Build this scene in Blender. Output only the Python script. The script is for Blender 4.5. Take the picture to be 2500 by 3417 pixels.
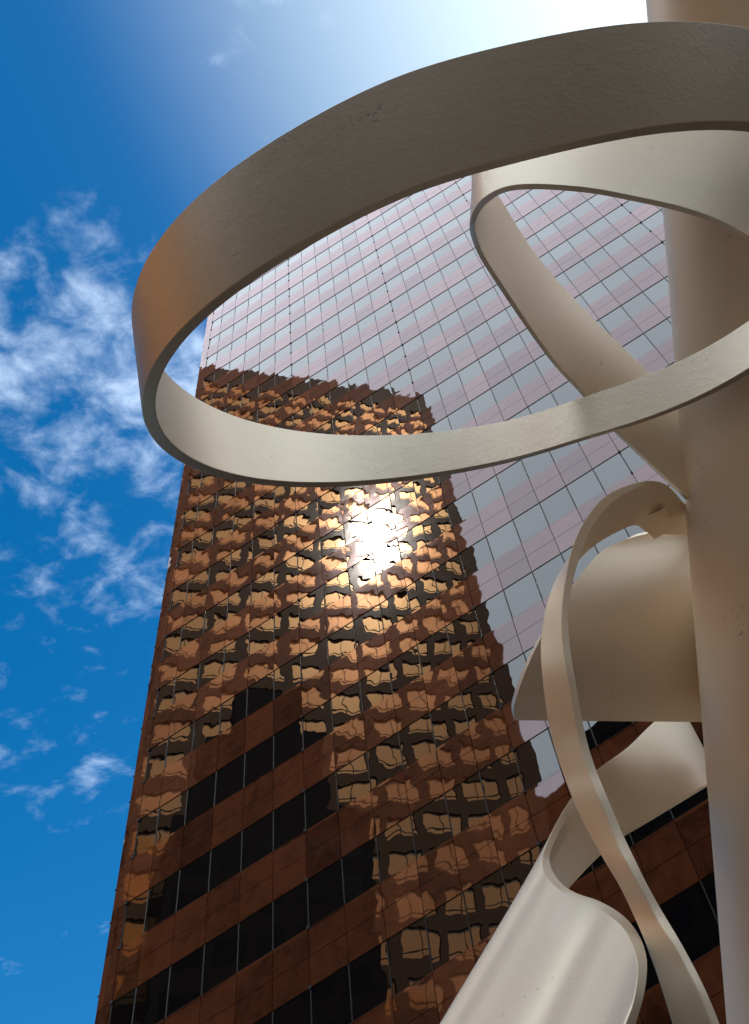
import bpy, bmesh, math, random
from mathutils import Vector, Matrix
random.seed(7)

for o in list(bpy.data.objects):
    bpy.data.objects.remove(o, do_unlink=True)
scene = bpy.context.scene
COL = scene.collection

# ------------------------------------------------------------------ camera
cam_data = bpy.data.cameras.new("camera")
cam = bpy.data.objects.new("camera", cam_data)
COL.objects.link(cam)
cam_data.sensor_width = 36.0
cam_data.lens = 30.026
cam_data.shift_x = -0.19972
cam_data.shift_y = -0.12874
cam_data.clip_start = 0.05
cam_data.clip_end = 6000
RX, RY, RZ = (Vector((0.84412, 0.448941, -0.29311)), Vector((0.536047, -0.695738, 0.478123)),
              Vector((0.010722, -0.560714, -0.82794)))
m = Matrix((RX, RY, RZ)).transposed().to_4x4()
m.translation = Vector((0, 0, 1.6))
cam.matrix_world = m
scene.camera = cam

# ------------------------------------------------------------------ sun and sky
SUN_AZ, SUN_EL = math.radians(65.18), math.radians(50.72)
SUN_DIR = Vector((math.sin(SUN_AZ) * math.cos(SUN_EL), math.cos(SUN_AZ) * math.cos(SUN_EL), math.sin(SUN_EL)))
sun_data = bpy.data.lights.new("sun", 'SUN')
sun_data.energy = 5.0
sun_data.angle = math.radians(0.5)
sun_data.color = (1.0, 0.93, 0.84)
sun = bpy.data.objects.new("sun", sun_data)
COL.objects.link(sun)
sun.rotation_euler = (-SUN_DIR).to_track_quat('-Z', 'Y').to_euler()
sun.location = SUN_DIR * 300

world = bpy.data.worlds.new("World")
scene.world = world
world.use_nodes = True
wn, wl = world.node_tree.nodes, world.node_tree.links
wn.clear()


def nd(nodes, kind, **kw):
    n = nodes.new(kind)
    for k, v in kw.items():
        if k.startswith('i_'):
            n.inputs[k[2:]].default_value = v
        elif k.startswith('n_'):
            n.inputs[int(k[2:])].default_value = v
        else:
            setattr(n, k, v)
    return n


w_out = nd(wn, 'ShaderNodeOutputWorld')
w_bg = nd(wn, 'ShaderNodeBackground', i_Strength=0.10)
sky = nd(wn, 'ShaderNodeTexSky', sky_type='NISHITA', sun_disc=False)
sky.sun_elevation = SUN_EL
sky.sun_rotation = SUN_AZ
sky.air_density = 1.0
sky.dust_density = 1.0
sky.ozone_density = 3.0
hsv = nd(wn, 'ShaderNodeHueSaturation', i_Hue=0.495, i_Saturation=1.45, i_Value=0.88)
wl.new(sky.outputs[0], hsv.inputs['Color'])
tc = nd(wn, 'ShaderNodeTexCoord')
sep = nd(wn, 'ShaderNodeSeparateXYZ')
wl.new(tc.outputs['Generated'], sep.inputs[0])
# the cloud layer lies on a flat sheet overhead: direction divided by its height
zc = nd(wn, 'ShaderNodeMath', operation='MAXIMUM', n_1=0.05)
wl.new(sep.outputs['Z'], zc.inputs[0])
plane = nd(wn, 'ShaderNodeVectorMath', operation='DIVIDE')
cz = nd(wn, 'ShaderNodeCombineXYZ')
for k in range(3):
    wl.new(zc.outputs[0], cz.inputs[k])
wl.new(tc.outputs['Generated'], plane.inputs[0])
wl.new(cz.outputs[0], plane.inputs[1])
fine = nd(wn, 'ShaderNodeTexNoise', i_Scale=18.0, i_Detail=8.0, i_Roughness=0.60, i_Distortion=0.25)
broad = nd(wn, 'ShaderNodeTexNoise', i_Scale=3.0, i_Detail=3.0, i_Roughness=0.5, i_Distortion=0.2)
wl.new(plane.outputs[0], fine.inputs['Vector'])
shift = nd(wn, 'ShaderNodeVectorMath', operation='ADD')
shift.inputs[1].default_value = CLOUD_SHIFT = (0.35, 0.15, 0.0)
wl.new(plane.outputs[0], shift.inputs[0])
wl.new(shift.outputs[0], broad.inputs['Vector'])
# more cloud behind the camera, little of it low in front
cov = nd(wn, 'ShaderNodeMapRange', interpolation_type='SMOOTHSTEP')
cov.inputs['From Min'].default_value = -0.06
cov.inputs['From Max'].default_value = -0.26
cov.inputs['To Min'].default_value = 0.0
cov.inputs['To Max'].default_value = 1.0
wl.new(sep.outputs['Y'], cov.inputs['Value'])
s1 = nd(wn, 'ShaderNodeMath', operation='MULTIPLY_ADD', n_1=1.15, n_2=-0.60)   # fine
wl.new(fine.outputs[0], s1.inputs[0])
s2 = nd(wn, 'ShaderNodeMath', operation='MULTIPLY_ADD', n_1=1.5)               # + broad
wl.new(broad.outputs[0], s2.inputs[0])
wl.new(s1.outputs[0], s2.inputs[2])
ramp = nd(wn, 'ShaderNodeMapRange', interpolation_type='SMOOTHSTEP')
ramp.inputs['From Min'].default_value = 0.66
ramp.inputs['From Max'].default_value = 1.35
ramp.inputs['To Max'].default_value = 0.25
# one bank of cloud high on the left
bank = nd(wn, 'ShaderNodeVectorMath', operation='DOT_PRODUCT')
wl.new(tc.outputs['Generated'], bank.inputs[0])
bank.inputs[1].default_value = Vector((-0.50, 0.33, 0.80)).normalized()
bk = nd(wn, 'ShaderNodeMapRange', interpolation_type='SMOOTHSTEP')
bk.inputs['From Min'].default_value = 0.905
bk.inputs['From Max'].default_value = 0.99
bk.inputs['To Min'].default_value = -0.30
bk.inputs['To Max'].default_value = 0.03
wl.new(bank.outputs['Value'], bk.inputs['Value'])
s3 = nd(wn, 'ShaderNodeMath', operation='ADD')
wl.new(s2.outputs[0], s3.inputs[0])
wl.new(bk.outputs[0], s3.inputs[1])
wl.new(s3.outputs[0], ramp.inputs['Value'])
veil = nd(wn, 'ShaderNodeMath', operation='MULTIPLY', n_1=0.85)
wl.new(cov.outputs[0], veil.inputs[0])
# thin cirrus thickening towards the sun
dots = nd(wn, 'ShaderNodeVectorMath', operation='DOT_PRODUCT')
wl.new(tc.outputs['Generated'], dots.inputs[0])
dots.inputs[1].default_value = SUN_DIR
cirrus = nd(wn, 'ShaderNodeMapRange', interpolation_type='SMOOTHSTEP')
cirrus.inputs['From Min'].default_value = 0.60
cirrus.inputs['From Max'].default_value = 1.0
cirrus.inputs['To Max'].default_value = 0.27
wl.new(dots.outputs['Value'], cirrus.inputs['Value'])
mask = nd(wn, 'ShaderNodeMath', operation='MAXIMUM')
wl.new(ramp.outputs[0], mask.inputs[0])
wl.new(veil.outputs[0], mask.inputs[1])
mixc = nd(wn, 'ShaderNodeMix', data_type='RGBA')
mixc.inputs['B'].default_value = (15.8, 17.8, 19.6, 1)
wl.new(mask.outputs[0], mixc.inputs['Factor'])
hazy = nd(wn, 'ShaderNodeMix', data_type='RGBA')
hazy.inputs['B'].default_value = (17.0, 19.0, 16.5, 1)
wl.new(cirrus.outputs[0], hazy.inputs['Factor'])
wl.new(hsv.outputs[0], hazy.inputs['A'])
wl.new(hazy.outputs['Result'], mixc.inputs['A'])
wl.new(mixc.outputs['Result'], w_bg.inputs['Color'])
wl.new(w_bg.outputs[0], w_out.inputs['Surface'])

scene.view_settings.view_transform = 'Standard'
scene.view_settings.look = 'None'
scene.view_settings.gamma = 1.0
scene.view_settings.use_curve_mapping = False
scene.view_settings.exposure = 1.0
scene.cycles.max_bounces = 8
scene.cycles.diffuse_bounces = 4
scene.cycles.glossy_bounces = 5
scene.cycles.sample_clamp_indirect = 12.0


# ------------------------------------------------------------------ materials
def new_mat(name):
    mt = bpy.data.materials.new(name)
    mt.use_nodes = True
    n, l = mt.node_tree.nodes, mt.node_tree.links
    n.clear()
    out = nd(n, 'ShaderNodeOutputMaterial')
    return mt, n, l, out


FX0, FW, FD, FZ0, FH = -19.08048, 1.53417, 26.52765, 73.9927 + 1.6, 3.81   # facade grid: column 0, module, distance, head of floor 0, storey


def wavy_normal(n, l, cell_split, tilt, freq, amp, freq2, amp2):
    """The facade's own normal, tipped a little per panel and rippled as real panes are."""
    geo = nd(n, 'ShaderNodeNewGeometry')
    # panel index from the place on the wall
    sub = nd(n, 'ShaderNodeVectorMath', operation='SUBTRACT')
    sub.inputs[1].default_value = (FX0, 0, FZ0)
    l.new(geo.outputs['Position'], sub.inputs[0])
    div = nd(n, 'ShaderNodeVectorMath', operation='DIVIDE')
    div.inputs[1].default_value = (FW, 1000.0, FH / cell_split)
    l.new(sub.outputs[0], div.inputs[0])
    fl = nd(n, 'ShaderNodeVectorMath', operation='FLOOR')
    l.new(div.outputs[0], fl.inputs[0])
    wno = nd(n, 'ShaderNodeTexWhiteNoise', noise_dimensions='3D')
    l.new(fl.outputs[0], wno.inputs['Vector'])

    def centred(sock, k):
        a = nd(n, 'ShaderNodeVectorMath', operation='SUBTRACT')
        a.inputs[1].default_value = (0.5, 0.5, 0.5)
        l.new(sock, a.inputs[0])
        b = nd(n, 'ShaderNodeVectorMath', operation='SCALE')
        b.inputs['Scale'].default_value = k
        l.new(a.outputs[0], b.inputs[0])
        return b.outputs[0]
    # each panel ripples on its own
    off = nd(n, 'ShaderNodeVectorMath', operation='MULTIPLY_ADD')
    off.inputs[1].default_value = (17.0, 17.0, 17.0)
    l.new(wno.outputs['Color'], off.inputs[0])
    l.new(geo.outputs['Position'], off.inputs[2])
    n1 = nd(n, 'ShaderNodeTexNoise', i_Scale=freq, i_Detail=1.0)
    n2 = nd(n, 'ShaderNodeTexNoise', i_Scale=freq2, i_Detail=0.5)
    l.new(off.outputs[0], n1.inputs['Vector'])
    l.new(off.outputs[0], n2.inputs['Vector'])
    acc = geo.outputs['Normal']
    for sk in (centred(wno.outputs['Color'], tilt), centred(n1.outputs['Color'], amp), centred(n2.outputs['Color'], amp2)):
        ad = nd(n, 'ShaderNodeVectorMath', operation='ADD')
        l.new(acc, ad.inputs[0])
        l.new(sk, ad.inputs[1])
        acc = ad.outputs[0]
    nz = nd(n, 'ShaderNodeVectorMath', operation='NORMALIZE')
    l.new(acc, nz.inputs[0])
    return nz.outputs[0], wno, geo


def gtone(n, l, gl, wno):
    # panes and slabs differ a little in how much they mirror
    col = tuple(gl.inputs['Color'].default_value)
    ma = nd(n, 'ShaderNodeMath', operation='MULTIPLY_ADD', n_1=0.10, n_2=0.93)
    l.new(wno.outputs['Value'], ma.inputs[0])
    hs = nd(n, 'ShaderNodeHueSaturation')
    hs.inputs['Color'].default_value = col
    l.new(ma.outputs[0], hs.inputs['Value'])
    l.new(hs.outputs[0], gl.inputs['Color'])


def mat_facade_glass():
    mt, n, l, out = new_mat('reflective_window_glass')
    nrm, wno, geo = wavy_normal(n, l, 1, 0.008, 0.65, 0.013, 2.2, 0.007)
    fr = nd(n, 'ShaderNodeFresnel', i_IOR=1.75)
    l.new(nrm, fr.inputs['Normal'])
    k = nd(n, 'ShaderNodeMath', operation='MULTIPLY', use_clamp=True, n_1=1.06)
    l.new(fr.outputs[0], k.inputs[0])
    df = nd(n, 'ShaderNodeBsdfDiffuse')
    df.inputs['Color'].default_value = (0.003, 0.0025, 0.0025, 1)
    gl = nd(n, 'ShaderNodeBsdfGlossy', i_Roughness=0.0)
    gl.inputs['Color'].default_value = (0.93, 0.91, 0.91, 1)
    gtone(n, l, gl, wno)
    l.new(nrm, gl.inputs['Normal'])
    mx = nd(n, 'ShaderNodeMixShader')
    l.new(k.outputs[0], mx.inputs[0])
    l.new(df.outputs[0], mx.inputs[1])
    l.new(gl.outputs[0], mx.inputs[2])
    l.new(mx.outputs[0], out.inputs['Surface'])
    return mt


def mat_granite():
    mt, n, l, out = new_mat('polished_red_granite')
    nrm, wno, geo = wavy_normal(n, l, 2, 0.007, 0.9, 0.017, 2.0, 0.009)
    sp = nd(n, 'ShaderNodeTexNoise', i_Scale=22.0, i_Detail=4.0, i_Roughness=0.7)
    l.new(geo.outputs['Position'], sp.inputs['Vector'])
    mxc = nd(n, 'ShaderNodeMix', data_type='RGBA')
    mxc.inputs['A'].default_value = (0.044, 0.0125, 0.0048, 1)
    mxc.inputs['B'].default_value = (0.094, 0.029, 0.012, 1)
    l.new(sp.outputs[0], mxc.inputs['Factor'])
    mot = nd(n, 'ShaderNodeTexNoise', i_Scale=1.3, i_Detail=5.0, i_Roughness=0.65, i_Distortion=0.8)
    l.new(geo.outputs['Position'], mot.inputs['Vector'])
    t0 = nd(n, 'ShaderNodeMath', operation='MULTIPLY_ADD', n_1=1.6, n_2=-0.25)
    l.new(mot.outputs[0], t0.inputs[0])
    tone = nd(n, 'ShaderNodeMath', operation='MULTIPLY_ADD', n_1=0.75)
    l.new(wno.outputs['Value'], tone.inputs[0])
    l.new(t0.outputs[0], tone.inputs[2])
    hs = nd(n, 'ShaderNodeHueSaturation')
    l.new(tone.outputs[0], hs.inputs['Value'])
    l.new(mxc.outputs['Result'], hs.inputs['Color'])
    df = nd(n, 'ShaderNodeBsdfDiffuse')
    l.new(hs.outputs[0], df.inputs['Color'])
    fr = nd(n, 'ShaderNodeFresnel', i_IOR=1.75)
    l.new(nrm, fr.inputs['Normal'])
    k = nd(n, 'ShaderNodeMath', operation='MULTIPLY', use_clamp=True, n_1=0.95)
    l.new(fr.outputs[0], k.inputs[0])
    gl = nd(n, 'ShaderNodeBsdfGlossy', i_Roughness=0.02)
    gl.inputs['Color'].default_value = (1.0, 0.85, 0.88, 1)
    gtone(n, l, gl, wno)
    l.new(nrm, gl.inputs['Normal'])
    mx = nd(n, 'ShaderNodeMixShader')
    l.new(k.outputs[0], mx.inputs[0])
    l.new(df.outputs[0], mx.inputs[1])
    l.new(gl.outputs[0], mx.inputs[2])
    l.new(mx.outputs[0], out.inputs['Surface'])
    return mt


def mat_plain(name, col, rough=0.6, metal=0.0, spec=0.5):
    mt, n, l, out = new_mat(name)
    b = nd(n, 'ShaderNodeBsdfPrincipled')
    b.inputs['Base Color'].default_value = (*col, 1)
    b.inputs['Roughness'].default_value = rough
    b.inputs['Metallic'].default_value = metal
    b.inputs['Specular IOR Level'].default_value = spec
    no = nd(n, 'ShaderNodeTexNoise', i_Scale=3.0, i_Detail=5.0)
    geo = nd(n, 'ShaderNodeNewGeometry')
    l.new(geo.outputs['Position'], no.inputs['Vector'])
    hs = nd(n, 'ShaderNodeHueSaturation')
    hs.inputs['Color'].default_value = (*col, 1)
    ma = nd(n, 'ShaderNodeMath', operation='MULTIPLY_ADD', n_1=0.5, n_2=0.75)
    l.new(no.outputs[0], ma.inputs[0])
    l.new(ma.outputs[0], hs.inputs['Value'])
    l.new(hs.outputs[0], b.inputs['Base Color'])
    l.new(b.outputs[0], out.inputs['Surface'])
    return mt


def mat_paint(name, metallic, rough, bump, light=1.0):
    """Thick cream enamel on steel: satin, slightly pearly, orange-peel and drips."""
    mt, n, l, out = new_mat(name)
    tco = nd(n, 'ShaderNodeTexCoord')
    peel = nd(n, 'ShaderNodeTexNoise', i_Scale=38.0, i_Detail=4.0, i_Roughness=0.6, i_Distortion=0.8)
    lump = nd(n, 'ShaderNodeTexNoise', i_Scale=9.0, i_Detail=3.0, i_Roughness=0.5, i_Distortion=0.6)
    for t in (peel, lump):
        l.new(tco.outputs['Object'], t.inputs['Vector'])
    ad = nd(n, 'ShaderNodeMath', operation='MULTIPLY_ADD', n_1=1.2)
    l.new(lump.outputs[0], ad.inputs[0])
    l.new(peel.outputs[0], ad.inputs[2])
    bp = nd(n, 'ShaderNodeBump', i_Strength=bump, i_Distance=0.006)
    l.new(ad.outputs[0], bp.inputs['Height'])
    stain = nd(n, 'ShaderNodeTexNoise', i_Scale=1.6, i_Detail=5.0, i_Roughness=0.6)
    l.new(tco.outputs['Object'], stain.inputs['Vector'])
    mxc = nd(n, 'ShaderNodeMix', data_type='RGBA')
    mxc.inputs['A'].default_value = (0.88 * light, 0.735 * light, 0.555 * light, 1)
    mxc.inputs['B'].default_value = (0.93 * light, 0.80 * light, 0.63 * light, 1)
    l.new(stain.outputs[0], mxc.inputs['Factor'])
    chip = nd(n, 'ShaderNodeTexNoise', i_Scale=26.0, i_Detail=4.0, i_Roughness=0.7)
    l.new(tco.outputs['Object'], chip.inputs['Vector'])
    worn = nd(n, 'ShaderNodeTexNoise', i_Scale=2.3, i_Detail=2.0)
    l.new(tco.outputs['Object'], worn.inputs['Vector'])
    cs = nd(n, 'ShaderNodeMath', operation='MULTIPLY_ADD', n_1=0.55)
    l.new(worn.outputs[0], cs.inputs[0])
    l.new(chip.outputs[0], cs.inputs[2])
    cm = nd(n, 'ShaderNodeMapRange')
    cm.inputs['From Min'].default_value = 0.99
    cm.inputs['From Max'].default_value = 1.07
    cm.inputs['To Max'].default_value = 0.75
    l.new(cs.outputs[0], cm.inputs['Value'])
    dirt = nd(n, 'ShaderNodeMix', data_type='RGBA')
    dirt.inputs['B'].default_value = (0.16, 0.14, 0.13, 1)
    l.new(cm.outputs[0], dirt.inputs['Factor'])
    l.new(mxc.outputs['Result'], dirt.inputs['A'])
    b = nd(n, 'ShaderNodeBsdfPrincipled')
    l.new(dirt.outputs['Result'], b.inputs['Base Color'])
    b.inputs['Metallic'].default_value = metallic
    b.inputs['Roughness'].default_value = rough
    b.inputs['Specular IOR Level'].default_value = 0.5
    l.new(bp.outputs[0], b.inputs['Normal'])
    l.new(b.outputs[0], out.inputs['Surface'])
    return mt


def mat_gold_glass():
    """Sun-struck gold glazing with pale blinds behind it."""
    mt, n, l, out = new_mat('gold_window_glass')
    b = nd(n, 'ShaderNodeBsdfDiffuse')
    b.inputs['Color'].default_value = (0.46, 0.175, 0.036, 1)
    g1 = nd(n, 'ShaderNodeBsdfGlossy', i_Roughness=0.075)
    g1.inputs['Color'].default_value = (1.0, 0.85, 0.6, 1)
    g2 = nd(n, 'ShaderNodeBsdfGlossy', i_Roughness=0.24)
    g2.inputs['Color'].default_value = (1.0, 0.62, 0.30, 1)
    m1 = nd(n, 'ShaderNodeMixShader', n_0=0.06)
    l.new(b.outputs[0], m1.inputs[1])
    l.new(g2.outputs[0], m1.inputs[2])
    m2 = nd(n, 'ShaderNodeMixShader', n_0=0.16)
    l.new(m1.outputs[0], m2.inputs[1])
    l.new(g1.outputs[0], m2.inputs[2])
    l.new(m2.outputs[0], out.inputs['Surface'])
    return mt


M_GLASS, M_GRANITE, M_GOLD = mat_facade_glass(), mat_granite(), mat_gold_glass()
M_PAINT = mat_paint('cream_pearl_paint', 0.46, 0.48, 0.11)
M_RING = mat_paint('thick_shaded_paint', 0.74, 0.45, 0.22, 0.63)  # same cream paint, with the hoop's shade worked into a darker base colour
M_POLE = mat_paint('lit_pole_paint', 0.05, 0.50, 0.06, 1.03)  # same cream paint again; the mast's brighter light is put into its colour
M_METAL = mat_plain('bronze_mullion_metal', (0.020, 0.017, 0.016), 0.45, 0.2, 0.3)
M_DARK = mat_plain('dark_joint', (0.012, 0.010, 0.010), 0.8)
M_BROWN = mat_plain('brown_granite_cladding', (0.085, 0.050, 0.032), 0.12, 0.0, 0.07)
M_BLACK = mat_plain('black_cladding', (0.008, 0.006, 0.006), 0.9, 0.0, 0.1)
M_BLACKGLASS = mat_plain('black_glass', (0.004, 0.004, 0.005), 0.15, 0.0, 0.2)
M_PAVE = mat_plain('brown_paving', (0.085, 0.068, 0.054), 0.8)
M_WHITE = mat_plain('white_panel', (0.7, 0.7, 0.7), 0.5)


# ------------------------------------------------------------------ helpers
class MB:
    def __init__(self):
        self.v, self.f = [], []

    def box(self, a, b):
        x0, y0, z0 = a
        x1, y1, z1 = b
        k = len(self.v)
        self.v += [(x0, y0, z0), (x1, y0, z0), (x1, y1, z0), (x0, y1, z0), (x0, y0, z1), (x1, y0, z1), (x1, y1, z1), (x0, y1, z1)]
        self.f += [tuple(k + i for i in q) for q in ((0, 3, 2, 1), (4, 5, 6, 7), (0, 1, 5, 4), (1, 2, 6, 5), (2, 3, 7, 6), (3, 0, 4, 7))]

    def mesh(self, name):
        me = bpy.data.meshes.new(name)
        me.from_pydata(self.v, [], self.f)
        me.update()
        return me

    def build(self, name, mat, parent=None):
        me = self.mesh(name)
        me.materials.append(mat)
        return link(name, me, parent)


def link(name, me, parent=None, loc=None):
    o = bpy.data.objects.new(name, me)
    COL.objects.link(o)
    if parent is not None:
        o.parent = parent
    if loc is not None:
        o.location = loc
    return o


def thing(name, label, cat, loc=(0, 0, 0), rz=0.0, group=None):
    o = bpy.data.objects.new(name, None)
    COL.objects.link(o)
    o.location = loc
    o.rotation_euler = (0, 0, rz)
    o['label'] = label
    o['category'] = cat
    if group:
        o['group'] = group
    return o


def structure(o):
    o['kind'] = 'structure'
    return o


CAM_INV = m.inverted()


def to_frame(p):
    """Point to picture coordinates 0..1 (for choosing which panels are worth an object of their own)."""
    c = CAM_INV @ Vector(p)
    d = -c.z
    if d <= 0.1:
        return None
    s = cam_data.lens / 36.0
    return ((c.x / d * s - cam_data.shift_x), (c.y / d * s - cam_data.shift_y), d)


def frame_area(x0, x1, y, z0, z1):
    pts = [to_frame(p) for p in ((x0, y, z0), (x1, y, z0), (x1, y, z1), (x0, y, z1))]
    if any(p is None for p in pts):
        return 0.0
    cx, cy = sum(p[0] for p in pts) / 4, sum(p[1] for p in pts) / 4
    if abs(cx) > 0.36 or abs(cy) > 0.49:
        return 0.0
    if cx > 0.285 and cy < 0.1:          # behind the mast
        return 0.0
    a = 0
    for i in range(4):
        p, q = pts[i], pts[(i + 1) % 4]
        a += p[0] * q[1] - p[1] * q[0]
    return abs(a) / 2


# ------------------------------------------------------------------ ground
g = MB()
g.v = [(-2500, -2500, 0), (2500, -2500, 0), (2500, 2500, 0), (-2500, 2500, 0)]
g.f = [(0, 1, 2, 3)]
structure(g.build('ground', M_PAVE))

# ------------------------------------------------------------------ the red granite tower
TOP = FZ0 + 3.3 * FH
X_L = FX0 - 6.17 * FW
X_J = FX0 - 5.72 * FW
X_R = 64.0  # unseen right end, set far out so the tower shades the sculpture
tower = thing('office_tower', 'tall red granite office tower with bands of mirrored windows', 'building', (X_L, FD, 0))
off = Vector(tower.location)


class TMB(MB):
    """A collector in world coordinates, stored relative to the tower."""
    def build(self, name, mat, parent=None):
        self.v = [(x - off.x, y - off.y, z - off.z) for x, y, z in self.v]
        return MB.build(self, name, mat, parent)


body = TMB()
body.box((X_L + 0.06, FD + 0.22, 0), (X_R, FD + 40, TOP - 0.3))
body.build('tower_body', M_DARK, tower)
base = TMB()
base.box((X_L, FD, 0), (X_R, FD + 0.21, FZ0 - 19 * FH))
base.box((X_L, FD + 0.21, 0), (X_L + 0.055, FD + 40, TOP))
base.box((FX0 + 34 * FW, FD, FZ0 - 19 * FH), (X_R, FD + 0.21, TOP))
base.build('granite_wall', M_GRANITE, tower)

cells_w, cells_g = [], []
mull, anch = TMB(), TMB()
GW, GJ = 0.47, 0.735          # sill and mid-granite joint as fractions of a storey below the head
jx, jz = 0.014, 0.010
cols = [(X_J, FX0 - 5 * FW)] + [(FX0 + i * FW, FX0 + (i + 1) * FW) for i in range(-5, 34)]
for j in range(-3, 19):
    zh = FZ0 - j * FH
    zs, zm, zn = zh - GW * FH, zh - GJ * FH, zh - FH
    for (a, b) in cols:
        cells_w.append((a + 0.03, b - 0.03, zs, zh - 0.02))
        cells_g.append((a + jx, b - jx, zm + jz, zs - 0.02))
        cells_g.append((a + jx, b - jx, zn, zm - jz))
    # end pier
    q = [zh, zh - GW * FH / 2, zs, zm, zn]
    for t in range(4):
        cells_g.append((X_L, X_J - 0.02, q[t + 1] + jz, q[t] - jz))
    mull.box((X_J, FD + 0.02, zh - 0.02), (cols[-1][1], FD + 0.20, zh - 0.003))
    mull.box((X_J, FD + 0.02, zs - 0.018), (cols[-1][1], FD + 0.20, zs))
    for (a, b) in cols:
        mull.box((a - 0.022, FD + 0.012, zs + 0.002), (a + 0.022, FD + 0.20, zh - 0.022))
    for i in (-5.72, 0, 6, 12, 18, 24, 30):
        x = FX0 + i * FW
        for z in (zh, zs):
            anch.box((x - 0.05, FD - 0.05, z - 0.07), (x + 0.05, FD + 0.01, z + 0.05))
for (a, b) in cols:
    cells_g.append((a + jx, b - jx, FZ0 + 3 * FH + jz, TOP))
cells_g.append((X_L, X_J - 0.02, FZ0 + 3 * FH + jz, TOP))
for t in range(0, 60):
    z = 6 + t * 1.4
    if z < TOP and random.random() < 0.6:
        anch.box((X_L - 0.07, FD - 0.01, z), (X_L + 0.01, FD + 0.04, z + 0.05))

mull.build('mullions', M_METAL, tower)['kind'] = 'stuff'
anch.build('facade_anchors', M_DARK, tower)['kind'] = 'stuff'


def panels(cells, name, rest, mat, y0, y1):
    order = sorted(range(len(cells)), key=lambda k: -frame_area(cells[k][0], cells[k][1], y0, cells[k][2], cells[k][3]))
    shared, mb = {}, TMB()
    for n, k in enumerate(order):
        a, b, z0, z1 = cells[k]
        if n < 300:
            key = (round(b - a, 3), round(z1 - z0, 3))
            if key not in shared:
                p = MB()
                p.box((0, 0, 0), (key[0], y1 - y0, key[1]))
                me = p.mesh(name)
                me.materials.append(mat)
                shared[key] = me
            link(name, shared[key], tower, Vector((a, y0, z0)) - off)
        else:
            mb.box((a, y0, z0), (b, y1, z1))
    mb.build(rest, mat, tower)['kind'] = 'stuff'


panels(cells_w, 'window_pane', 'far_window_panes', M_GLASS, FD + 0.035, FD + 0.06)
panels(cells_g, 'granite_panel', 'far_granite_panels', M_GRANITE, FD, FD + 0.05)

fin = TMB()
zf = FZ0 - 1.75 * FH
fin.box((X_L - 0.42, FD + 2.0, zf), (X_L - 0.012, FD + 3.2, FZ0 - 0.55 * FH))
fin.box((X_L - 0.42, FD + 2.0, FZ0 + 0.05 * FH), (X_L - 0.012, FD + 3.2, FZ0 + 0.30 * FH))
fin.build('side_louvre', M_BLACK, tower)
fin = TMB()
fin.box((X_L - 0.40, FD + 2.0, FZ0 - 0.40 * FH), (X_L - 0.012, FD + 3.2, FZ0 - 0.05 * FH))
fin.build('side_vent', M_WHITE, tower)

# ------------------------------------------------------------------ towers behind the camera that the facade mirrors, plus an added sky blocker
BROT = math.radians(-46.7)
BP = Vector((-32.5, -27.04, 0))
bt = thing('brown_tower', 'sunlit brown tower with square gold windows, seen mirrored in the granite facade', 'building', BP, BROT)
# local x runs along its face to the right end, local -y is into the building (face at y = 0)
U0, U1, BTOP = -37.0, 4.7, 149.6
BAY, BFL = 4.5, 4.05
bw = MB()
bw.box((U0, -30, 0), (U1, -0.61, BTOP))
bw.build('tower_core', M_BROWN, bt)
fr, gl, bars = MB(), MB(), MB()
NB = 9
ZB = BTOP - 6.2
for k in range(NB + 1):
    x = U1 - 0.2 - k * BAY
    wdt = 1.0 if k else 2.1
    fr.box((max(x - wdt / 2 - (0.9 if k == 0 else 0), U0), -0.6, 0), (min(x + wdt / 2, U1), 0, BTOP))
for j in range(0, 36):
    z = ZB - j * BFL
    if z < 5:
        break
    for k in range(NB):
        xr = U1 - 0.2 - k * BAY - (0.5 if k else 1.95)
        xl = U1 - 0.2 - (k + 1) * BAY + 0.5
        if xl < U0:
            continue
        fr.box((xl, -0.6, z - BFL), (xr, -0.004, z - BFL + 1.45))
        gl.box((xl, -0.55, z - BFL + 1.45), (xr, -0.22, z))
        mx_ = (xl + xr) / 2
        bars.box((mx_ - 0.04, -0.215, z - BFL + 1.45), (mx_ + 0.04, -0.17, z))
        bars.box((xl, -0.215, z - BFL + 1.95), (xr, -0.175, z - BFL + 2.03))
for k in range(NB):
    xr = U1 - 0.2 - k * BAY - (0.5 if k else 1.95)
    xl = max(U1 - 0.2 - (k + 1) * BAY + 0.5, U0)
    fr.box((xl, -0.6, ZB), (xr, -0.004, BTOP))
fr.build('granite_frame', M_BROWN, bt)
gl.build('gold_windows', M_GOLD, bt)['kind'] = 'stuff'
bars.build('window_bars', M_BROWN, bt)['kind'] = 'stuff'

ct = thing('black_tower', 'dark stepped tower in front of the brown tower, mirrored low in the facade', 'building',
           BP + Vector((math.sin(math.radians(46.7)), math.cos(math.radians(46.7)), 0)) * 8, BROT)
c = MB()
c.box((-33.1, -4, 0), (-16.8, 0, 53.5))
c.box((-31.4, -4, 53.5), (-20.2, -0.5, 62.3))
c.box((-28.6, -4, 62.3), (-22.4, -1, 67.8))
c.build('tower_body', M_BLACK, ct)
cw = MB()
for k in range(5):
    for j in range(12):
        cw.box((-32.4 + k * 3.1, -0.05, 8 + j * 3.7), (-30.2 + k * 3.1, 0.02, 10 + j * 3.7))
cw.build('dark_windows', M_BLACKGLASS, ct)['kind'] = 'stuff'

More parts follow.
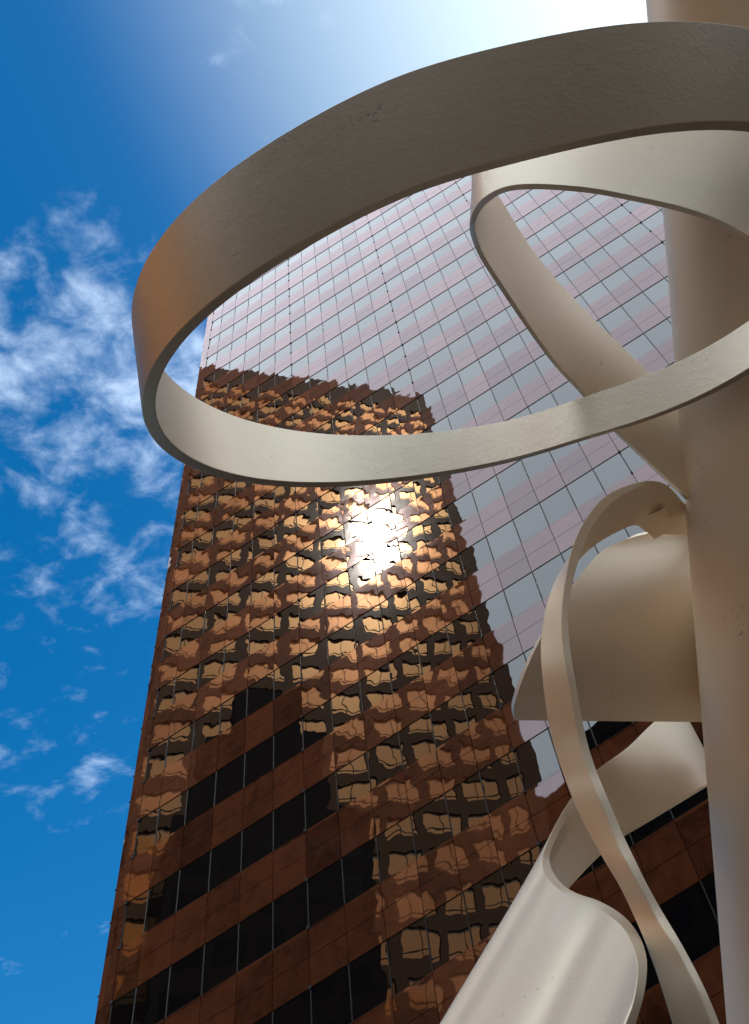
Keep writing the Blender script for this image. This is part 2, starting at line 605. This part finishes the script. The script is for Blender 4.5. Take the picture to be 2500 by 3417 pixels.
et = thing('dark_slab_building', 'dark slab building beyond the brown tower, mirrored at the lower right', 'building', (-28, -45, 0))
e = MB()
e.box((-2.5, -20, 0), (120, 0, 74.5))  # unseen right part stretched far out to block low sky light
e.box((-24, -20, 0), (-2.6, 0, 70.0))
e.build('building_body', M_BLACK, et)
ew = MB()
for k in range(14):
    for j in range(17):
        ew.box((k * 4.0, -0.05, 6 + j * 4.0), (k * 4.0 + 2.8, 0.03, 8.2 + j * 4.0))
ew.build('dark_windows', M_BLACKGLASS, et)['kind'] = 'stuff'

sb = thing('unseen_sky_blocker', 'unseen dark brown block added on the right to cut off low sky light', 'building', (52, -42, 0))  # unseen block, added to keep low sky light off the hoop
e = MB()
e.box((0, 0, 0), (30, 54, 44))
e.build('building_body', M_BROWN, sb)
ew = MB()
for k in range(12):
    for j in range(10):
        ew.box((-0.03, 1 + k * 4.3, 5 + j * 3.9), (0.05, 4 + k * 4.3, 7.3 + j * 3.9))
ew.build('dark_windows', M_BLACKGLASS, sb)['kind'] = 'stuff'

# ------------------------------------------------------------------ the sculpture
S_RAILS = ([(0.165,5.179,6.549),(0.103,4.628,6.258),(0.076,4.182,6.076),(-0.025,3.971,5.976),(-0.133,3.736,5.785),(-0.284,3.654,5.725),(-0.412,3.608,5.640),(-0.550,3.601,5.529),(-0.644,3.600,5.414),(-0.727,3.612,5.291),(-0.790,3.619,5.172),(-0.846,3.625,5.052),(-0.891,3.632,4.933),(-0.925,3.641,4.812),(-0.949,3.652,4.691),(-0.987,3.692,4.549),(-1.030,3.743,4.400),(-1.050,3.752,4.279),(-1.054,3.763,4.158),(-1.045,3.757,4.048),(-1.042,3.771,3.924),(-1.042,3.779,3.805),(-1.029,3.771,3.696),(-1.015,3.785,3.573),(-0.997,3.812,3.441),(-0.971,3.788,3.343),(-0.950,3.798,3.223),(-0.934,3.790,3.114),(-0.936,3.804,2.991),(-0.949,3.837,2.854)],
    [(0.140,5.200,6.547),(0.076,4.646,6.257),(0.039,4.193,6.081),(-0.044,4.001,5.967),(-0.114,3.778,5.769),(-0.259,3.707,5.701),(-0.385,3.667,5.613),(-0.521,3.654,5.505),(-0.611,3.649,5.394),(-0.701,3.657,5.273),(-0.762,3.653,5.160),(-0.815,3.655,5.044),(-0.857,3.659,4.927),(-0.891,3.669,4.806),(-0.916,3.679,4.685),(-0.955,3.718,4.544),(-0.998,3.770,4.394),(-1.013,3.781,4.272),(-1.015,3.794,4.149),(-1.009,3.786,4.040),(-1.007,3.801,3.917),(-1.003,3.811,3.796),(-0.990,3.803,3.687),(-0.981,3.815,3.565),(-0.963,3.842,3.433),(-0.939,3.818,3.336),(-0.922,3.825,3.217),(-0.908,3.817,3.109),(-0.908,3.832,2.984),(-0.921,3.865,2.847)],
    [(0.080,5.469,6.714),(-0.060,4.963,6.391),(-0.207,4.589,6.159),(-0.238,4.382,6.057),(-0.281,4.074,5.850),(-0.397,3.962,5.777),(-0.501,3.862,5.696),(-0.605,3.785,5.600),(-0.700,3.721,5.494),(-0.804,3.679,5.374),(-0.891,3.653,5.243),(-0.962,3.652,5.129),(-1.026,3.663,5.007),(-1.062,3.661,4.894),(-1.092,3.669,4.774),(-1.137,3.707,4.633),(-1.177,3.753,4.488),(-1.186,3.769,4.362),(-1.188,3.783,4.239),(-1.181,3.777,4.129),(-1.175,3.791,4.006),(-1.156,3.806,3.882),(-1.136,3.808,3.767),(-1.109,3.827,3.640),(-1.102,3.851,3.510),(-1.087,3.827,3.412),(-1.084,3.829,3.297),(-1.083,3.820,3.189),(-1.090,3.827,3.070),(-1.109,3.860,2.933)])
LOOP_RAILS = ([(1.740,3.486,5.241),(1.524,3.087,5.508),(1.326,2.772,5.718),(1.227,2.637,5.809),(1.129,2.492,5.906),(0.976,2.333,6.011),(0.808,2.194,6.103),(0.638,2.058,6.193),(0.502,1.966,6.253),(0.365,1.900,6.357),(0.248,1.870,6.472),(0.158,1.872,6.566),(0.062,1.900,6.655),(-0.014,1.947,6.731),(-0.081,2.017,6.804),(-0.130,2.102,6.878),(-0.161,2.206,6.940),(-0.186,2.348,6.952),(-0.188,2.524,6.918),(-0.186,2.723,6.880),(-0.179,2.994,6.817),(-0.160,3.280,6.745),(-0.114,3.566,6.732),(-0.090,3.819,6.682),(-0.045,4.020,6.607),(0.015,4.220,6.472),(0.073,4.386,6.300),(0.126,4.509,6.157)],
    [(1.716,3.540,5.228),(1.504,3.133,5.500),(1.310,2.812,5.716),(1.216,2.668,5.812),(1.116,2.524,5.908),(0.962,2.366,6.013),(0.794,2.225,6.106),(0.623,2.089,6.196),(0.487,1.997,6.257),(0.349,1.931,6.360),(0.230,1.901,6.475),(0.144,1.907,6.567),(0.065,1.942,6.651),(-0.003,1.987,6.728),(-0.063,2.053,6.804),(-0.102,2.113,6.841),(-0.128,2.211,6.907),(-0.153,2.342,6.927),(-0.155,2.514,6.895),(-0.153,2.708,6.860),(-0.150,2.978,6.798),(-0.133,3.261,6.728),(-0.089,3.546,6.716),(-0.065,3.799,6.666),(-0.022,3.998,6.592),(0.038,4.197,6.458),(0.097,4.361,6.288),(0.149,4.484,6.144)],
    [(2.982,3.034,6.770),(2.562,2.749,6.958),(2.196,2.524,7.105),(2.016,2.428,7.168),(1.830,2.330,7.233),(1.583,2.208,7.312),(1.330,2.094,7.385),(1.077,1.980,7.459),(0.866,1.919,7.498),(0.649,1.888,7.576),(0.454,1.861,7.568),(0.290,1.843,7.434),(0.200,1.823,7.132),(0.120,1.882,7.235),(0.075,1.980,7.374),(0.063,2.099,7.547),(0.095,2.267,7.868),(0.138,2.439,7.982),(0.135,2.721,7.936),(0.143,2.992,7.849),(0.191,3.303,7.760),(0.261,3.615,7.610),(0.346,3.915,7.468),(0.421,4.174,7.294),(0.468,4.322,7.074),(0.489,4.385,6.850),(0.503,4.423,6.643),(0.511,4.517,6.519)])
SCROLL_RAILS = ([(-0.789,6.079,5.867),(-1.016,5.798,5.632),(-1.204,5.576,5.417),(-1.319,5.388,5.277),(-1.404,5.190,5.132),(-1.472,4.993,4.963),(-1.497,4.755,4.762),(-1.529,4.548,4.563),(-1.566,4.393,4.390),(-1.584,4.282,4.259),(-1.584,4.217,4.171),(-1.566,4.171,4.093),(-1.528,4.107,4.005),(-1.467,4.045,3.902),(-1.398,3.981,3.802),(-1.323,3.932,3.715),(-1.258,3.907,3.648),(-1.194,3.835,3.553),(-1.145,3.781,3.470),(-1.112,3.724,3.387),(-1.088,3.660,3.298),(-1.073,3.588,3.215),(-1.073,3.511,3.134),(-1.089,3.449,3.055),(-1.126,3.423,2.987),(-1.191,3.403,2.904)],
    [(-0.790,6.112,5.857),(-1.019,5.824,5.626),(-1.206,5.602,5.412),(-1.321,5.414,5.272),(-1.402,5.219,5.125),(-1.464,5.033,4.948),(-1.488,4.807,4.739),(-1.517,4.625,4.572),(-1.548,4.462,4.404),(-1.570,4.351,4.274),(-1.560,4.283,4.187),(-1.540,4.237,4.110),(-1.500,4.174,4.020),(-1.444,4.105,3.922),(-1.371,4.036,3.825),(-1.288,3.987,3.739),(-1.228,3.968,3.668),(-1.160,3.904,3.567),(-1.116,3.865,3.473),(-1.091,3.821,3.383),(-1.075,3.752,3.296),(-1.065,3.669,3.220),(-1.063,3.587,3.143),(-1.078,3.519,3.068),(-1.122,3.490,3.002),(-1.186,3.472,2.917)],
    [(-0.803,6.319,5.282),(-0.862,5.980,5.088),(-1.129,5.686,4.921),(-1.322,5.469,4.800),(-1.415,5.241,4.675),(-1.497,5.003,4.533),(-1.555,4.692,4.333),(-1.781,4.268,3.960),(-2.019,3.888,3.607),(-2.135,3.668,3.388),(-2.135,3.603,3.299),(-2.117,3.557,3.222),(-2.079,3.492,3.133),(-2.018,3.431,3.031),(-1.949,3.367,2.930),(-1.874,3.318,2.844),(-1.809,3.293,2.777),(-1.745,3.221,2.681),(-1.696,3.166,2.598),(-1.663,3.110,2.516),(-1.639,3.046,2.427),(-1.624,2.973,2.343),(-1.624,2.896,2.262),(-1.640,2.835,2.183),(-1.677,2.809,2.116),(-1.742,2.788,2.032)])
SHELL_RAILS = ([(0.123,5.311,6.661),(-0.069,5.174,6.666),(-0.263,5.032,6.605),(-0.417,4.919,6.563),(-0.575,4.804,6.493),(-0.682,4.727,6.400),(-0.769,4.668,6.301),(-0.918,4.578,6.119),(-1.078,4.507,5.933),(-1.249,4.474,5.758),(-1.408,4.498,5.628),(-1.554,4.572,5.546),(-1.659,4.663,5.508),(-1.697,4.744,5.491)],
    [(0.434,5.776,6.858),(0.423,5.769,6.832),(0.405,5.721,6.760),(0.383,5.698,6.701),(0.346,5.674,6.613),(0.296,5.657,6.506),(0.248,5.638,6.399),(0.154,5.614,6.205),(0.040,5.625,5.998),(-0.086,5.677,5.800),(-0.209,5.779,5.646),(-0.324,5.922,5.538),(-0.400,6.045,5.489),(-0.450,6.134,5.463)])
WELD = [(-0.261,4.302,6.051),(-0.029,4.366,6.071),(-0.060,4.782,6.272),(-0.236,4.741,6.237)]
MAST_AXIS = [(3.558,1.686,10.447),(2.809,2.502,9.319),(1.797,3.613,7.784),(1.059,4.411,6.678),(0.455,5.064,5.775),(-0.101,5.669,4.937),(-0.928,6.584,3.675),(-1.552,7.267,2.731)]
HOOP = [-0.33802, 2.42627, 4.35819, 0.27431, -0.25799, 0.63068, 0.14, 0.06018, 0.33769, 0.05747, 0.02541, 0.04732, 0.01202, 0.02772, 0.0, 0.0, 0.03548, -0.07233, -0.01011, -0.23875, 0.01749, 0.09699]

FOOT = Vector((MAST_AXIS[-1][0], MAST_AXIS[-1][1], 0))
sculpture = thing('ribbon_sculpture', 'cream painted steel ribbon sculpture coiling round a leaning mast', 'sculpture', FOOT)


def catmull(pts, per):
    P = [Vector(p) for p in pts]
    n = len(P)
    out = []
    for i in range(n - 1):
        p0, p1, p2, p3 = P[max(i - 1, 0)], P[i], P[i + 1], P[min(i + 2, n - 1)]
        for s in range(per):
            t = s / per
            out.append(0.5 * ((2 * p1) + (p2 - p0) * t + (2 * p0 - 5 * p1 + 4 * p2 - p3) * t * t + (3 * p1 - p0 - 3 * p2 + p3) * t ** 3))
    out.append(P[-1])
    return out


def smooth(pts, times):
    P = [Vector(p) for p in pts]
    for _ in range(times):
        P = [P[0]] + [(P[i - 1] + 2 * P[i] + P[i + 1]) / 4 for i in range(1, len(P) - 1)] + [P[-1]]
    return P


def finish(name, bm, bevel=0.006, mat=None):
    bmesh.ops.recalc_face_normals(bm, faces=bm.faces)
    me = bpy.data.meshes.new(name)
    bm.to_mesh(me)
    bm.free()
    me.materials.append(mat or M_PAINT)
    for p in me.polygons:
        p.use_smooth = True
    me.set_sharp_from_angle(angle=math.radians(35))
    o = link(name, me, sculpture)
    if bevel:
        bv = o.modifiers.new('bevel', 'BEVEL')
        bv.width = bevel
        bv.segments = 2
        bv.limit_method = 'ANGLE'
        bv.angle_limit = math.radians(50)
        bv.harden_normals = True
    return o


def ribbon(name, rails, per=8, cross=5, closed=False, sm=2, bevel=0.006, mat=None):
    """A bent plate from the two edges of its face and the far side of its thickness."""
    A, A2, B = rails
    if not closed:
        A, A2, B = [smooth(catmull(r, per), sm * per) for r in (A, A2, B)]
    n = len(A)
    bm = bmesh.new()
    rows = []
    for i in range(n):
        a, a2, b = Vector(A[i]) - FOOT, Vector(A2[i]) - FOOT, Vector(B[i]) - FOOT
        t = a2 - a
        front = [bm.verts.new(a.lerp(b, s / cross)) for s in range(cross + 1)]
        back = [bm.verts.new((a.lerp(b, s / cross)) + t) for s in range(cross + 1)]
        rows.append((front, back))
    for i in range(n if closed else n - 1):
        f0, b0 = rows[i]
        f1, b1 = rows[(i + 1) % n]
        for s in range(cross):
            bm.faces.new((f0[s], f0[s + 1], f1[s + 1], f1[s]))
            bm.faces.new((b0[s], b1[s], b1[s + 1], b0[s + 1]))
        bm.faces.new((f0[0], f1[0], b1[0], b0[0]))
        bm.faces.new((f0[cross], b0[cross], b1[cross], f1[cross]))
    if not closed:
        for f_, b_ in (rows[0], rows[-1]):
            bm.faces.new(f_ + b_[::-1])
    return finish(name, bm, bevel, mat)


# mast: a leaning round column
bm = bmesh.new()
ax = smooth(catmull(MAST_AXIS, 6), 20)
ax[0:0] = [ax[0] + (ax[0] - ax[1]).normalized() * k for k in (3.0, 2.0, 1.0)]
d_ = (ax[-1] - ax[-2]).normalized()
ax.append(ax[-1] + d_ * max(0.02, (ax[-1].z + 0.05) / max(0.05, -d_.z)))
SEG = 64
rings = []
for i, p in enumerate(ax):
    d = (ax[min(i + 1, len(ax) - 1)] - ax[max(i - 1, 0)]).normalized()
    u = d.cross(Vector((0, 1, 0))).normalized()
    v = d.cross(u)
    rings.append([bm.verts.new(p - FOOT + (u * math.cos(2 * math.pi * k / SEG) + v * math.sin(2 * math.pi * k / SEG)) * 0.62) for k in range(SEG)])
for i in range(len(rings) - 1):
    for k in range(SEG):
        bm.faces.new((rings[i][k], rings[i][(k + 1) % SEG], rings[i + 1][(k + 1) % SEG], rings[i + 1][k]))
bm.faces.new(rings[0])
bm.faces.new(rings[-1][::-1])
finish('mast', bm, 0, M_POLE)

# hoop: an uneven tapered ring band
H = HOOP
hc = Vector(H[0:3]) + Vector((0, 0, 1.6))
hax = Vector((math.sin(H[3]), math.sin(H[4]), 1)).normalized()
hu = Vector((0, 1, 0)).cross(hax).normalized()
hv = hax.cross(hu)
hh, hdr, ht = H[5:8]
ra, rt, rb = [], [], []
for i in range(320):
    th = 2 * math.pi * i / 320
    har = 1 + sum(H[8 + 2 * k] * math.cos((k + 2) * th) + H[9 + 2 * k] * math.sin((k + 2) * th) for k in range(3))
    z0 = H[16] * math.cos(2 * th) + H[17] * math.sin(2 * th) + H[20] * math.cos(3 * th) + H[21] * math.sin(3 * th)
    dh = H[18] * math.cos(th) + H[19] * math.sin(th)
    cs = hu * math.cos(th) + hv * math.sin(th)
    R0 = 1.6
    ra.append(hc + cs * (R0 * har) + hax * z0)
    rt.append(hc + cs * ((R0 - ht) * har) + hax * z0)
    rb.append(hc + cs * ((R0 + hdr) * har) + hax * (z0 + hh + dh))
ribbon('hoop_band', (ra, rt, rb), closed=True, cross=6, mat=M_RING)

ribbon('loop_ribbon', LOOP_RAILS, sm=1)
ribbon('curl_ribbon', S_RAILS, sm=3)
ribbon('scroll_plate', SCROLL_RAILS, sm=1)

# curved shell between the curl ribbon and the mast
A, B = [smooth(catmull(r, 8), 8) for r in SHELL_RAILS]
bm = bmesh.new()
CR = 12
n = len(A)
front = [[bm.verts.new(A[i].lerp(B[i], s / CR) - FOOT) for s in range(CR + 1)] for i in range(n)]
mid = n // 2
SIDE = 0.05 if (front[mid + 1][0].co - front[mid - 1][0].co).cross(front[mid][CR].co - front[mid][0].co).y > 0 else -0.05
back = []
for i in range(n):
    row = []
    for s in range(CR + 1):
        p = front[i][s].co
        du = front[min(i + 1, n - 1)][s].co - front[max(i - 1, 0)][s].co
        dv = front[i][CR].co - front[i][0].co
        nn = du.cross(dv).normalized()
        row.append(bm.verts.new(p + nn * SIDE))
    back.append(row)
for i in range(n - 1):
    for s in range(CR):
        bm.faces.new((front[i][s], front[i][s + 1], front[i + 1][s + 1], front[i + 1][s]))
        bm.faces.new((back[i][s], back[i + 1][s], back[i + 1][s + 1], back[i][s + 1]))
for s in range(CR):
    bm.faces.new((front[0][s], back[0][s], back[0][s + 1], front[0][s + 1]))
    bm.faces.new((front[n - 1][s], front[n - 1][s + 1], back[n - 1][s + 1], back[n - 1][s]))
for i in range(n - 1):
    bm.faces.new((front[i][0], front[i + 1][0], back[i + 1][0], back[i][0]))
    bm.faces.new((front[i][CR], back[i][CR], back[i + 1][CR], front[i + 1][CR]))
finish('curved_shell', bm, 0)

# gusset welded between the end of the curl and the shell
bm = bmesh.new()
q0 = [bm.verts.new(Vector(p) - FOOT) for p in WELD]
back = [bm.verts.new(Vector(p) - FOOT + Vector((0.0, 0.04, 0.03))) for p in WELD]
bm.faces.new(q0)
bm.faces.new(back[::-1])
for k in range(4):
    bm.faces.new((q0[k], back[k], back[(k + 1) % 4], q0[(k + 1) % 4]))
finish('weld_gusset', bm, 0.008)
